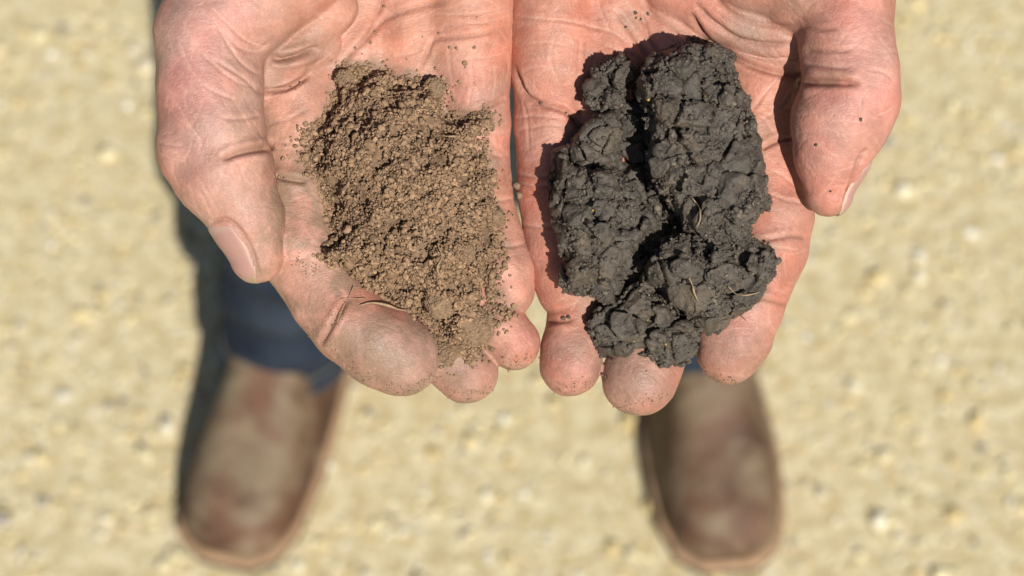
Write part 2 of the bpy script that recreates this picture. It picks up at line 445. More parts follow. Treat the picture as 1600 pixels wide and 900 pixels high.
class Hand: pass
def build_hand(spec):
    H = Hand()
    palm = [chain(c) for c in spec['palm']]
    fingers = [chain(c) for c in spec['fingers']]
    thumb = chain(spec['thumb']); thenar = [chain(c) for c in spec['thenar']]
    folds = [chain(c) for c in spec['folds']]
    arm = chain(spec['arm'])
    def sdf(P):
        P = np.asarray(P, np.float32)
        p = None
        for c in palm:
            e = d_chain(P, c, 3.0); p = e if p is None else smin(p, e, 5.0)
        a = d_chain(P, arm, 8.0); p = smin(p, a, 14.0)
        th = None
        for c in thenar:
            e = d_chain(P, c, 4.0); th = e if th is None else smin(th, e, 8.0)
        pt = smin(p, th, 5.0)
        t = d_chain(P, thumb, 2.4)
        tt = smin(t, th, 7.0)
        d = smin(pt, tt, 1.2)
        for c in folds:
            d = smin(d, d_chain(P, c, 3.0), 1.6)
        for c in fingers:
            f = smin(d_chain(P, c, 2.6), p, 4.0)
            d = smin(d, f, 0.7)
        return d
    H.sdf = sdf
    lo = hp(*spec['lo']); hi = hp(*spec['hi'])
    lo, hi = np.minimum(lo, hi), np.maximum(lo, hi)
    V, Q = surface_net(sdf, lo, hi, 0.46)
    n, d = gradient(sdf, V, 0.25)
    V = V - n*np.clip(d, -0.4, 0.4)[:, None]
    H.n = n
    x, y = to_px(V)
    face = np.clip(n[:, 2]*2.2, 0, 1)
    disp = np.zeros(len(V)); pale = np.zeros(len(V)); deep = np.zeros(len(V))
    rg = np.random.default_rng(spec['seed']); lines = list(spec['creases'])
    for (x0, y0, x1, y1, ang, sp, cnt) in spec['hatch']:
        for _ in range(cnt):
            cx, cy = rg.uniform(x0, x1), rg.uniform(y0, y1); t = math.radians(ang + rg.normal(0, sp)); l = rg.uniform(8, 30)
            bx, by = rg.normal(0, 2.5, 2)
            lines.append(([(cx-l*math.cos(t), cy-l*math.sin(t)), (cx+bx, cy+by), (cx+l*math.cos(t), cy+l*math.sin(t))], 1.9, rg.uniform(0.03, 0.10)))
    for (pts, wd, dp) in lines:
        pts = np.asarray(pts, float); pts = spline(pts, 4*len(pts))
        m = (x > pts[:, 0].min()-5*wd) & (x < pts[:, 0].max()+5*wd) & (y > pts[:, 1].min()-5*wd) & (y < pts[:, 1].max()+5*wd)
        if not m.any(): continue
        xm, ym = x[m], y[m]; best = np.full(len(xm), 1e9); tb = np.zeros(len(xm))
        L = len(pts)-1
        for k in range(L):
            a, b = pts[k], pts[k+1]; e = b-a
            t = np.clip(((xm-a[0])*e[0]+(ym-a[1])*e[1])/(e@e+1e-9), 0, 1)
            dd = (xm-a[0]-t*e[0])**2+(ym-a[1]-t*e[1])**2
            s = dd < best; best[s] = dd[s]; tb[s] = (k+t[s])/L
        dd = np.sqrt(best)
        fade = np.clip(np.minimum(tb, 1-tb)*6, 0.0, 1)
        prof = np.exp(-(dd/wd)**2) - 0.28*np.exp(-((dd-2.4*wd)/(1.3*wd))**2)
        disp[m] -= prof*dp*fade*face[m]
        core = np.exp(-(dd/(wd*0.8))**2)*fade*face[m]
        if dp < 0.5: pale[m] = np.maximum(pale[m], core*min(0.5, 0.2+dp))
        else: deep[m] = np.maximum(deep[m], core*0.5)
    # skin relief: soft lumps, fine cross-hatched lines
    disp += 0.5*fbm(V, 14.0, 2, 2)*face + 0.18*fbm(V, 7.0, 3, 3) + 0.05*fbm(V, 2.2, 3, 9)
    V = V + n*disp[:, None]
    H.V, H.Q = V, Q
    base = np.array(spec['base_col'], float)
    c = np.repeat(base[None], len(V), 0)
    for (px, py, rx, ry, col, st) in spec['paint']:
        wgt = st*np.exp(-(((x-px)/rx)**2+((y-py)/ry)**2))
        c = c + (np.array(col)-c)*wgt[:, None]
    # back of the hand is darker and browner than the palm
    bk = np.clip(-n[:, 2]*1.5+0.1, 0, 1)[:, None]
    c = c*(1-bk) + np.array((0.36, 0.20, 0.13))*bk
    mott = fbm(V, 5.0, 4, 21)[:, None]
    c = c*(1 + 0.14*mott) + np.array((0.045, -0.02, -0.02))*fbm(V, 11.0, 3, 33)[:, None] + np.array((0.05, 0.05, 0.045))*fbm(V, 16.0, 3, 36)[:, None]
    c = c*(1-pale[:, None]) + np.array((0.70, 0.43, 0.33))*pale[:, None]
    c = c*(1-deep[:, None]) + np.array((0.34, 0.15, 0.10))*deep[:, None]
    c = c*np.array((0.745, 0.76, 0.80))
    # soil dust rubbed into the skin, its colour darkened to paint in finger shade
    dn = fbm(V, 3.2, 4, 55)
    dust = np.zeros(len(V))
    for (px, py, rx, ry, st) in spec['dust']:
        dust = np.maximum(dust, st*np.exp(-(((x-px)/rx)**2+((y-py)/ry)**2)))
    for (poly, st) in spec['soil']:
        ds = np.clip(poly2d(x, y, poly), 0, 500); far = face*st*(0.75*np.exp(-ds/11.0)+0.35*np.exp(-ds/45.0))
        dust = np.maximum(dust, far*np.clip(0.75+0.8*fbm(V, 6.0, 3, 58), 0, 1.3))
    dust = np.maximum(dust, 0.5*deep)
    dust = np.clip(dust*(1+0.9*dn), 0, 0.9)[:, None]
    c = c*(1-dust) + np.array(spec['dust_shade_col'])*dust
    H.c = np.clip(c, 0.01, 0.9)
    return H

HEAP = [(524, 128), (536, 110), (560, 108), (590, 103), (615, 110), (640, 118), (665, 126), (690, 126), (698, 150), (697, 172), (722, 182), (756, 176), (768, 190), (760, 215), (766, 250), (776, 290),
        (780, 340), (785, 400), (779, 440), (777, 475), (806, 490), (790, 500), (764, 520), (770, 548), (742, 560), (715, 556), (697, 582), (690, 572), (686, 545), (668, 515), (640, 495), (602, 482), (556, 480), (540, 466), (512, 448), (492, 430),
        (462, 412), (464, 384), (490, 372), (503, 348), (492, 312), (470, 290), (436, 276), (460, 266), (470, 240), (474, 212), (492, 185), (514, 165), (520, 140)]
CLODS = [(918, 138), (955, 92), (986, 104), (1018, 92), (1075, 70), (1140, 95), (1176, 188), (1194, 318), (1206, 396), (1190, 462), (1104, 514), (1086, 548), (1030, 568), (930, 530), (915, 455), (882, 430), (864, 290), (892, 232), (930, 180)]
PINK = (0.56, 0.235, 0.17); SALM = (0.60, 0.28, 0.18); TAN = (0.50, 0.30, 0.22); RED = (0.60, 0.19, 0.14)
ha = dict(soil=[(HEAP, 0.8)], seed=1, hatch=[(250, 0, 410, 330, 50, 35, 90), (480, 0, 790, 110, 5, 25, 45), (700, 0, 795, 160, 90, 25, 16), (760, 160, 830, 480, 10, 40, 40), (420, 170, 500, 400, 5, 30, 30), (430, 400, 680, 610, 60, 40, 50), (690, 500, 840, 630, 20, 50, 30)],
    lo=(200, 680, -260), hi=(860, -330, 175), base_col=(0.54, 0.265, 0.185), dust_shade_col=(0.215, 0.145, 0.10),
    palm=[[(735, -210, -55, 78), (738, -40, -55, 70), (733, 105, -58, 66)],
          [(640, -260, -80, 80), (645, 0, -85, 70), (650, 170, -78, 68)],
          [(570, -260, -85, 80), (560, 0, -92, 70), (553, 185, -78, 70)],
          [(500, -200, -85, 85), (470, 30, -80, 75), (462, 205, -55, 72)]],
    arm=[(625, -250, -75, 120), (625, -420, -110, 135), (610, -700, -200, 170)],
    thenar=[[(520, -190, -20, 115), (440, -70, 5, 112), (380, 10, 22, 86)]],
    folds=[[(400, 116, 8, 30), (455, 85, 2, 34), (525, 12, -6, 34)], [(392, 148, -12, 26), (440, 128, -16, 28), (500, 70, -20, 34)]],
    thumb=[(400, -40, 20, 98), (326, 50, 42, 84), (327, 140, 54, 83), (330, 206, 62, 83), (319, 234, 62, 73), (348, 266, 62, 80), (386, 342, 60, 58), (402, 400, 56, 42)],
    fingers=[[(462, 205, -55, 70), (464, 300, -26, 66), (462, 382, -4, 66), (512, 462, 10, 60), (548, 506, 18, 62), (592, 536, 20, 66), (626, 557, 16, 63)],
             [(553, 185, -78, 68), (590, 400, -62, 56), (670, 520, -34, 50), (706, 556, -24, 52), (729, 580, -20, 50)],
             [(650, 170, -78, 66), (690, 370, -58, 52), (745, 470, -30, 45), (782, 515, -18, 44), (803, 536, -14, 42)],
             [(735, 125, -60, 62), (747, 195, -58, 50), (752, 290, -48, 46), (773, 370, -34, 42), (790, 425, -24, 45), (795, 455, -22, 41)]],
    creases=[([(328, 349), (340, 343), (358, 344), (380, 366), (397, 402), (404, 432)], 3.0, 0.7), ([(792, 42), (745, 55), (700, 60), (678, 64), (667, 86), (655, 111)], 3.2, 0.55),
             ([(560, 76), (590, 42), (605, 28), (653, 11), (700, 5)], 4.5, 0.6), ([(567, 80), (566, 95), (562, 120)], 3, .3), ([(617, 86), (640, 84), (658, 78)], 2.5, .3),
             ([(520, 120), (548, 84), (575, 55), (590, 20), (600, -20)], 4, 0.5),
             ([(424, 88), (440, 92), (470, 86), (500, 74)], 4.5, 2.6), ([(402, 143), (428, 141), (452, 136), (485, 116)], 4, 2.0),
             ([(430, 230), (398, 234), (372, 239), (345, 250)], 5, 1.8), ([(408, 178), (385, 184), (350, 186)], 3, .4), ([(410, 150), (390, 128), (360, 108), (330, 90)], 3, .4),
             ([(425, 60), (400, 80), (370, 70), (345, 40)], 3, .3), ([(420, 120), (395, 110), (372, 90), (352, 60), (335, 30)], 2.6, .35), ([(400, 135), (372, 128), (345, 110), (318, 85), (300, 60)], 2.6, .3),
             ([(330, 10), (350, 30), (385, 62), (418, 74)], 2.6, .3), ([(270, 150), (300, 200), (320, 225)], 2.6, .2),
             ([(280, 60), (300, 110), (330, 140), (380, 160)], 2.6, .25),
             ([(248, 222), (268, 226), (288, 228)], 2.4, .3), ([(250, 240), (275, 250), (295, 252)], 2.4, .3),
             ([(500, 540), (512, 520), (526, 495), (545, 462)], 4.0, 1.0), ([(430, 275), (450, 280), (480, 284)], 4, 1.2),
             ([(445, 400), (462, 405), (480, 402)], 3, .4), ([(793, 152), (770, 163), (735, 178), (700, 176)], 3.6, .9),
             ([(765, 240), (782, 243), (803, 240)], 3, .25), ([(770, 310), (785, 312), (803, 308)], 3, .4), ([(762, 205), (780, 208), (800, 203)], 2.6, .2),
             ([(745, 385), (790, 385), (825, 378)], 3, .35), ([(412, 215), (440, 222), (480, 226)], 2.4, .25), ([(415, 195), (450, 185), (480, 170)], 2.4, .2),
             ([(640, 10), (690, 22), (750, 20), (795, 8)], 2.2, .15), ([(700, 30), (745, 36), (795, 26)], 2.2, .15), ([(690, 90), (740, 92), (790, 82)], 2.2, .15), ([(735, 95), (738, 125), (736, 150)], 2.2, .15), ([(770, 100), (774, 130), (770, 155)], 2.2, .15)],
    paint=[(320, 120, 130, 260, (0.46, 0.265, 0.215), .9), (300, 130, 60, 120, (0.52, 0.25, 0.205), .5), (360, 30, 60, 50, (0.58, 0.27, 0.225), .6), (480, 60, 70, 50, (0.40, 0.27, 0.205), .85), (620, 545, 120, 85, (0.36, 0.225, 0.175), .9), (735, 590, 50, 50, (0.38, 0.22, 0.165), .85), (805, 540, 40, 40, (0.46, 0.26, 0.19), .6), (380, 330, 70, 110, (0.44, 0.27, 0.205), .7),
           (440, 220, 60, 60, SALM, .8), (480, 320, 60, 60, (0.55, 0.27, 0.20), .7), (650, 60, 200, 90, SALM, .8), (740, 140, 60, 60, PINK, .8), (790, 420, 40, 90, (0.54, .23, .165), .7),
           (812, 535, 24, 24, RED, .6), (742, 585, 24, 24, RED, .4), (400, 120, 40, 60, (0.48, 0.30, 0.22), .6), (510, 480, 40, 40, PINK, .6)],
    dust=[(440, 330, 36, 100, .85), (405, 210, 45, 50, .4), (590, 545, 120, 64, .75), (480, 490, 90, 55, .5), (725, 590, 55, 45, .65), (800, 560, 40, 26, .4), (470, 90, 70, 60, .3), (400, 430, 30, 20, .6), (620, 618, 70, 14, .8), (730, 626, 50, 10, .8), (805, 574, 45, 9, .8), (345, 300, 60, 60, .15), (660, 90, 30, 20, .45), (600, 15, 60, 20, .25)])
hb = dict(soil=[(CLODS, 0.55)], seed=2, hatch=[(1240, 0, 1400, 330, 5, 40, 80), (800, 0, 1000, 150, 5, 25, 45), (800, 0, 1000, 200, 90, 25, 25), (800, 160, 900, 490, 5, 30, 40), (1080, 0, 1250, 120, 25, 20, 40), (1170, 130, 1265, 470, 15, 40, 60), (1090, 470, 1230, 600, 20, 40, 35), (845, 500, 1060, 650, 20, 50, 45)],
    lo=(750, 700, -260), hi=(1450, -330, 175), base_col=(0.51, 0.225, 0.15), dust_shade_col=(0.20, 0.13, 0.09),
    palm=[[(872, -210, -55, 76), (868, -40, -55, 70), (865, 110, -58, 66)],
          [(960, -260, -80, 80), (955, 0, -85, 70), (950, 175, -78, 68)],
          [(1040, -260, -85, 80), (1050, 0, -95, 70), (1052, 190, -82, 70)],
          [(1110, -200, -85, 85), (1165, 30, -85, 80), (1188, 130, -72, 78), (1180, 195, -62, 72)]],
    arm=[(985, -250, -75, 120), (985, -420, -110, 135), (1000, -700, -200, 170)],
    thenar=[[(1090, -200, -20, 115), (1180, -90, 0, 112), (1255, -30, 20, 84)]],
    folds=[[(1060, -30, -40, 62), (1130, 5, -34, 62), (1225, 52, -22, 62)], [(1232, -14, 26, 42), (1262, -16, 34, 52)]],
    thumb=[(1270, -90, 25, 92), (1322, -10, 46, 75), (1324, 70, 58, 74), (1330, 118, 64, 75), (1330, 150, 65, 76), (1312, 190, 64, 76), (1301, 240, 60, 60), (1295, 302, 54, 37)],
    fingers=[[(1180, 195, -62, 70), (1192, 255, -45, 66), (1204, 340, -22, 65), (1199, 385, -12, 64), (1166, 480, 6, 56), (1148, 525, 10, 57), (1139, 550, 8, 51)],
             [(1052, 190, -82, 68), (1046, 400, -62, 62), (1030, 520, -34, 54), (1010, 565, -24, 58), (999, 590, -20, 60)],
             [(950, 175, -78, 66), (934, 380, -55, 58), (898, 492, -32, 41), (893, 545, -22, 47), (892, 570, -18, 49)],
             [(865, 120, -60, 62), (857, 195, -58, 53), (859, 300, -50, 50), (868, 390, -36, 46), (879, 430, -28, 46), (881, 455, -26, 42)]],
    creases=[([(1356, 232), (1345, 244), (1332, 280), (1316, 330)], 2.8, 0.7), ([(800, 100), (807, 120), (820, 149), (847, 163), (881, 173), (903, 195), (925, 215)], 3.8, 1.1),
             ([(800, 24), (847, 29), (887, 32), (919, 40), (961, 51), (985, 75)], 3.2, .45), ([(960, 15), (975, 35), (990, 55), (1001, 78), (1010, 95)], 3.4, .55),
             ([(999, 15), (1008, 40), (1015, 61), (1031, 88)], 3.4, .55), ([(985, -10), (1020, 24), (1047, 40), (1073, 56), (1095, 69), (1130, 84)], 4.0, .6),
             ([(1078, 18), (1104, 62), (1160, 96), (1212, 114), (1256, 117)], 4.5, 1.3), ([(1085, 5), (1110, 32), (1150, 58), (1190, 68), (1245, 70)], 4.2, 1.0),
             ([(1110, -8), (1145, 22), (1190, 38), (1240, 40)], 3.6, .6), ([(1150, 80), (1190, 90), (1240, 92)], 2.6, .35),
             ([(1245, 130), (1270, 128), (1300, 128), (1345, 131)], 5, 2.0), ([(1252, 38), (1280, 46), (1310, 46)], 3.6, .5), ([(1254, 76), (1290, 80), (1335, 78)], 3.2, .5), ([(1254, 98), (1290, 102), (1330, 106)], 3, .45), ([(1262, 112), (1290, 116), (1320, 118)], 2.4, .3),
             ([(1360, 108), (1380, 112), (1396, 122)], 2.6, .3), ([(1372, 180), (1385, 176), (1400, 165)], 2.4, .25), ([(1345, 150), (1345, 175), (1350, 195)], 2.6, .2),
             ([(1188, 234), (1212, 221), (1240, 217)], 3.6, .9), ([(1218, 118), (1196, 144), (1172, 176)], 2.8, .35), ([(1240, 140), (1215, 170), (1185, 190)], 2.4, .25), ([(1190, 180), (1205, 200), (1212, 215)], 2.2, .25),
             ([(1170, 376), (1200, 374), (1240, 368), (1262, 372)], 3.4, .55), ([(1180, 388), (1215, 386), (1250, 392)], 2.6, .3), ([(1200, 300), (1230, 312), (1262, 316)], 2.4, .25), ([(1205, 265), (1232, 280), (1262, 300)], 2.4, .2),
             ([(1150, 475), (1185, 465), (1220, 474), (1240, 480)], 3.2, .5), ([(840, 499), (862, 502), (898, 499)], 3.6, .8),
             ([(800, 270), (840, 275), (870, 274)], 3, .4), ([(802, 285), (840, 290), (870, 288)], 2.4, .3), ([(806, 350), (850, 354), (880, 350)], 2.8, .3),
             ([(800, 185), (830, 180), (862, 182), (885, 186)], 2.6, .25), ([(805, 205), (850, 195), (880, 196)], 2.4, .25), ([(815, 155), (822, 190), (826, 240)], 2.0, .18),
             ([(960, 60), (940, 20), (930, -20)], 2.2, .2), ([(870, 50), (860, 90), (878, 140)], 2.2, .15), ([(905, 60), (905, 100), (900, 140)], 2.2, .15), ([(945, 70), (970, 80), (1000, 96)], 2.4, .25),
             ([(810, 70), (850, 66), (890, 72)], 2.2, .15), ([(815, 110), (850, 104), (885, 110)], 2.2, .15)],
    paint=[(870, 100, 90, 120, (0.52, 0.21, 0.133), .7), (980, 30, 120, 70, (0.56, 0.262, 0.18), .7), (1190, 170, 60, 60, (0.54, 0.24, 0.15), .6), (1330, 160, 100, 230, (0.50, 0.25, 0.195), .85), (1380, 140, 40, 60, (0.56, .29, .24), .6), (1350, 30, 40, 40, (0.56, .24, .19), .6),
           (1230, 310, 60, 80, (0.55, .25, .18), .6), (1215, 420, 70, 80, (0.50, .225, .165), .7), (1150, 540, 70, 70, (0.43, .215, .165), .85), (890, 570, 60, 60, (0.41, .19, .145), .9), (895, 590, 26, 24, RED, .5), (1000, 600, 80, 60, (0.385, .205, .155), .9),  # fingertip tones darkened too, finger shade put into the skin colour
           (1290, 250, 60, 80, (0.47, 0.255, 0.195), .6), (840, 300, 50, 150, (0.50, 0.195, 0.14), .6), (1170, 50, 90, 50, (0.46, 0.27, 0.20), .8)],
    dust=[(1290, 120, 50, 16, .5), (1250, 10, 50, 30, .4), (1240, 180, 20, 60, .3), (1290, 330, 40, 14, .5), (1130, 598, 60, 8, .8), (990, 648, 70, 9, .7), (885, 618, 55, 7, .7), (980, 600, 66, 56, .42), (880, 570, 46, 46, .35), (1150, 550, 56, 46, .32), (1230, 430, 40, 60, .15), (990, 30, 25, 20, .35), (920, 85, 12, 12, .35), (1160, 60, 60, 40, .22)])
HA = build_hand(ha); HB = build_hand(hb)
print('hands', len(HA.V), len(HB.V), round(time.time()-T0, 1))

# the rest of the body (under the clothes) : torso, upper arms, neck, head
def wpt(*p): return np.array(p, np.float32)
AW = to_world(np.stack([hp(622, -470, -130), hp(988, -470, -130)]))*1000     # forearm ends, world mm
PY = FEET_Y*1000 + 95
EL_A = wpt(-235, PY-130, 1060); EL_B = wpt(235, PY-130, 1060)
SH_A = wpt(-190, PY+10, 1400); SH_B = wpt(190, PY+10, 1400)
def body_sdf(P, grow=0.0):
    d = cone(P, wpt(0, PY, 980), wpt(0, PY, 1180), 120, 125)
    d = smin(d, cone(P, wpt(-70, PY, 1180), wpt(-85, PY, 1360), 110, 110), 60)
    d = smin(d, cone(P, wpt(70, PY, 1180), wpt(85, PY, 1360), 110, 110), 60)
    d = smin(d, cone(P, wpt(-60, PY, 930), wpt(60, PY, 930), 125, 125), 60)
    for s, e, h in ((SH_A, EL_A, AW[0]), (SH_B, EL_B, AW[1])):
        d = smin(d, cone(P, s, e, 56, 44), 40)
        d = smin(d, cone(P, e, h.astype(np.float32), 44, 29), 20)
    return d - grow
def head_sdf(P):
    d = cone(P, wpt(0, PY+5, 1440), wpt(0, PY-10, 1570), 60, 56)
    d = smin(d, ell(P, wpt(0, PY-5, 1690), (76, 96, 100)), 25)
    d = smin(d, ell(P, wpt(0, PY-38, 1625), (55, 58, 62)), 25)
    d = smin(d, cone(P, wpt(0, PY-97, 1690), wpt(0, PY-116, 1652), 9, 14), 12)
    for s in (-1, 1):
        d = smin(d, ell(P, wpt(s*78, PY+5, 1675), (9, 20, 32)), 8)
        d = -smin(-d, ell(P, wpt(s*31, PY-102, 1696), (17, 14, 11)), 10)
    d = -smin(-d, ell(P, wpt(0, PY-102, 1610), (24, 9, 4)), 6)
    d = smin(d, ell(P, wpt(0, PY-92, 1602), (20, 9, 6)), 6)
    return d
V3, Q3 = surface_net(lambda P: smin(body_sdf(P), head_sdf(P), 30), (-420, PY-800, 780), (420, PY+200, 1830), 7.0)
V3 = V3/1000.0
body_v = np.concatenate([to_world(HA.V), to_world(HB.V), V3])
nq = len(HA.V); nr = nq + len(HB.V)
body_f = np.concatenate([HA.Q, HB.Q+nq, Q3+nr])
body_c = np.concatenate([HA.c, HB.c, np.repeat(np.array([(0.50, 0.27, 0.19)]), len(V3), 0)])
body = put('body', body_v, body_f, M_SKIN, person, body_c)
body['_base'] = list(person.location)

def nail(H, a, b, nd, half, r, t0=0.0, t1=1.0, name='fingernail'):
    """nail plate laid on the finger end: a,b axis (mm), nd outward direction, half = half angle"""
    a = np.asarray(a, float); b = np.asarray(b, float); ax = b-a; L = np.linalg.norm(ax); ax /= L
    nd = np.asarray(nd, float); nd = nd - ax*(nd@ax); nd /= np.linalg.norm(nd); sd = np.cross(ax, nd)
    nu, nv = 22, 20; grid = np.zeros((nu, nv, 3)); nrm = np.zeros((nu, nv, 3))
    for i in range(nu):
        t = t0 + (t1-t0)*i/(nu-1)
        q = i/(nu-1)
        wdt = (0.80 + 0.2*math.sin(min(q*2.2, 1.57))) * (1 - max(0, q-0.80)**2*9) * (1-max(0, 0.16-q)**2*12)
        for j in range(nv):
            th = half*wdt*(2*j/(nv-1)-1)
            sag = -0.14*(2*j/(nv-1)-1)**2*(2*q-1)
            o = a + ax*(t+sag*0.35)*L
            dr = nd*math.cos(th)+sd*math.sin(th)
            grid[i, j] = o; nrm[i, j] = dr
    O = grid.reshape(-1, 3); D = nrm.reshape(-1, 3)
    s = np.full(len(O), r*2.2)
    for _ in range(40):
        s -= np.clip(H.sdf((O+D*s[:, None]).astype(np.float32)), -2, 2)*0.8
    P = O + D*s[:, None]
    u = np.repeat(np.linspace(0, 1, nu), nv); v = np.tile(np.linspace(-1, 1, nv), nu)
    lift = 0.26 - 0.55*np.clip((np.abs(v)-0.86)/0.14, 0, 1)**2 - 0.6*np.clip((0.08-u)/0.08, 0, 1) + 0.35*np.clip((u-0.85)/0.15, 0, 1)
    P = P + D*(lift)[:, None]
    n = len(P); low = P - D*0.7
    F = []
    for i in range(nu-1):
        for j in range(nv-1):
            k = i*nv+j
            F.append((k, k+1, k+nv+1, k+nv)); F.append((n+k, n+k+nv, n+k+nv+1, n+k+1))
    rim = [j for j in range(nv)] + [i*nv+nv-1 for i in range(1, nu)] + [(nu-1)*nv+j for j in range(nv-2, -1, -1)] + [i*nv for i in range(nu-2, 0, -1)]
    for k in range(len(rim)):
        p, q = rim[k], rim[(k+1) % len(rim)]
        F.append((q, p, n+p, n+q))
    c = np.repeat(np.array([(0.36, 0.205, 0.175)]), n, 0)
    lun = np.clip((0.22-u)/0.1, 0, 1)[:, None]; c = c*(1-0.5*lun)+np.array((0.42, 0.30, 0.26))*0.5*lun
    tip = np.clip((u-0.88)/0.05, 0, 1)[:, None]; c = c*(1-tip)+np.array((0.30, 0.22, 0.15))*tip
    edge = np.clip((np.abs(v)-0.90)/0.05, 0, 1)[:, None]; c = c*(1-0.7*edge)+np.array((0.60, 0.48, 0.36))*0.8*edge
    return put(name, to_world(np.concatenate([P, low])), np.array(F), M_NAIL, body, np.concatenate([c, c]))
c55, s55 = math.cos(math.radians(47)), math.sin(math.radians(47))
nail(HA, hp(350, 300, 60), hp(404, 428, 54), (-0.93*s55, -0.36*s55, c55), 0.92, 10, 0.26, 1.10)
c75, s75 = math.cos(math.radians(84)), math.sin(math.radians(84))
nail(HB, hp(1312, 220, 62), hp(1292, 322, 52), (0.97*s75, -0.2*s75, c75), 0.80, 9, 0.18, 1.12)
for H, sp in ((HA, ha), (HB, hb)):
    for f in sp['fingers']:
        p, q = f[-2], f[-1]
        a = hp(*p[:3]); b = hp(*q[:3]); e = (b-a)/np.linalg.norm(b-a)
        nail(H, b-e*7, b+e*4.5, (0, 0, -1), 0.8, q[3]*S)

# ------------------------------------------------------------------ clothes
M_SHIRT = mat_simple('shirt_cotton', (0.16, 0.20, 0.28), 0.9, 60, 0.15, 0.3, 0.001)
V, Q = surface_net(lambda P: np.maximum(np.maximum(body_sdf(P, 9.0)+2.5*fbm(P, 70, 2, 5), P[:, 2]-1480), 900-P[:, 2]), (-450, PY-820, 860), (450, PY+220, 1520), 7.0)
put('shirt', V/1000, Q, M_SHIRT, person)
M_HAIR = mat_simple('hair', (0.05, 0.03, 0.018), 0.6, 200, 0.4, 0.6, 0.002)
V, Q = surface_net(lambda P: np.maximum(ell(P, wpt(0, PY+8, 1704), (84, 100, 104))+3*fbm(P, 18, 3, 8), -(P[:, 2]-1640+(P[:, 1]-PY)*-0.55-10+np.where(P[:, 1] < PY-40, -45, 0))), (-110, PY-140, 1560), (110, PY+130, 1830), 5.0)
put('hair', V/1000, Q, M_HAIR, person)

# boots
def boot_mat():
    m, n, b = new_mat('boot_leather'); L = n.links.new
    c = mix(n, ramp(n, noise(n, 22, 4, 0.6), 0.35, 0.65), (0.050, 0.024, 0.013), (0.13, 0.062, 0.035))
    d = ramp(n, noise(n, 20, 4, 0.6, None, 0.5), 0.42, 0.60)
    c = mix(n, d, c, (0.185, 0.14, 0.088))
    c = mix(n, ramp(n, noise(n, 9, 3, 0.5), 0.45, 0.6, (0, 0, 0), (.4, .4, .4)), c, (0.10, 0.055, 0.03))
    L(c, b.inputs['Base Color']); b.inputs['Roughness'].default_value = 0.68; b.inputs['Specular IOR Level'].default_value = 0.35
    L(bump(n, noise(n, 70, 5), 0.35, 0.002), b.inputs['Normal'])
    return m
M_BOOT = boot_mat(); M_WELT = mat_simple('boot_welt', (0.30, 0.19, 0.11), 0.8, 60, 0.3); M_SOLE = mat_simple('boot_sole', (0.035, 0.028, 0.024), 0.85, 60, 0.3)
BOOT = [(-0.038, -0.05), (-0.044, -0.01), (-0.049, 0.04), (-0.054, 0.085), (-0.057, 0.125), (-0.056, 0.16), (-0.053, 0.190), (-0.044, 0.212), (-0.024, 0.225),
        (0.020, 0.225), (0.040, 0.213), (0.049, 0.190), (0.053, 0.16), (0.054, 0.125), (0.051, 0.085), (0.046, 0.04), (0.034, -0.01), (0.031, -0.05), (0.018, -0.075), (-0.02, -0.075)]
def boot(toe_px, ank_px, mirror):
    toe = ground_at(*toe_px, 0.02)[:2]; ank = ground_at(*ank_px, 0.05)[:2]
    f = (toe-ank)/np.linalg.norm(toe-ank); s = np.array([-f[1], f[0]])*(1 if mirror else -1)
    org = toe - f*0.224
    def W(P): return np.stack([org[0]+P[:, 0]*s[0]+P[:, 1]*f[0], org[1]+P[:, 0]*s[1]+P[:, 1]*f[1], P[:, 2]], 1)
    out = np.array(BOOT)*np.array((865, 1000))
    def up(P):
        d2 = poly2d(P[:, 0], P[:, 1], out)
        yy = P[:, 1]
        top = np.interp(yy, [-80, 0, 80, 110, 130, 155, 190, 230], [120, 118, 112, 100, 86, 70, 57, 46])
        # cross-section narrows towards the instep
        side = d2 + np.clip(P[:, 2]-26, 0, 200)*np.interp(yy, [0, 60, 130, 200], [0.08, 0.22, 0.34, 0.30])
        r = 20.0
        a = side + r; b = P[:, 2]-top+r
        d = np.minimum(np.maximum(a, b), 0)+np.sqrt(np.maximum(a, 0)**2+np.maximum(b, 0)**2)-r
        d = np.maximum(d, 14-P[:, 2])
        sh = cone(P, wpt(-1, 58, 80), wpt(-1, 46, 150), 40, 36)
        d = smin(d, sh, 30)
        wr = np.exp(-((yy-112)/26)**2)*0.8*np.sin(yy*0.42+P[:, 0]*0.03)
        return d + wr*np.clip((P[:, 2]-30)/20, 0, 1)
    V, Q = surface_net(up, (-90, -110, 5), (90, 245, 330), 4.0)
    fl = not mirror
    o = put('boot', W(V/1000), Q if fl else Q[:, ::-1], M_BOOT, person); o['_base'] = list(person.location)
    def slab(z0, z1, grow, mat, name, yr=None):
        def f_(P):
            d2 = poly2d(P[:, 0], P[:, 1], out) - grow
            d = np.maximum(d2, np.maximum(z0-P[:, 2], P[:, 2]-z1))
            if yr: d = np.maximum(d, P[:, 1]-yr)
            return d
        V, Q = surface_net(f_, (-90, -110, z0-6), (90, 250, z1+6), 2.5)
        put(name, W(V/1000), Q if fl else Q[:, ::-1], mat, o)
    slab(10, 17.5, 5.0, M_WELT, 'welt'); slab(1, 10, 3.8, M_SOLE, 'sole')
    return org, f, s
LB = boot((346, 862), (432, 590), False)
RB = boot((1144, 872), (1106, 595), True)

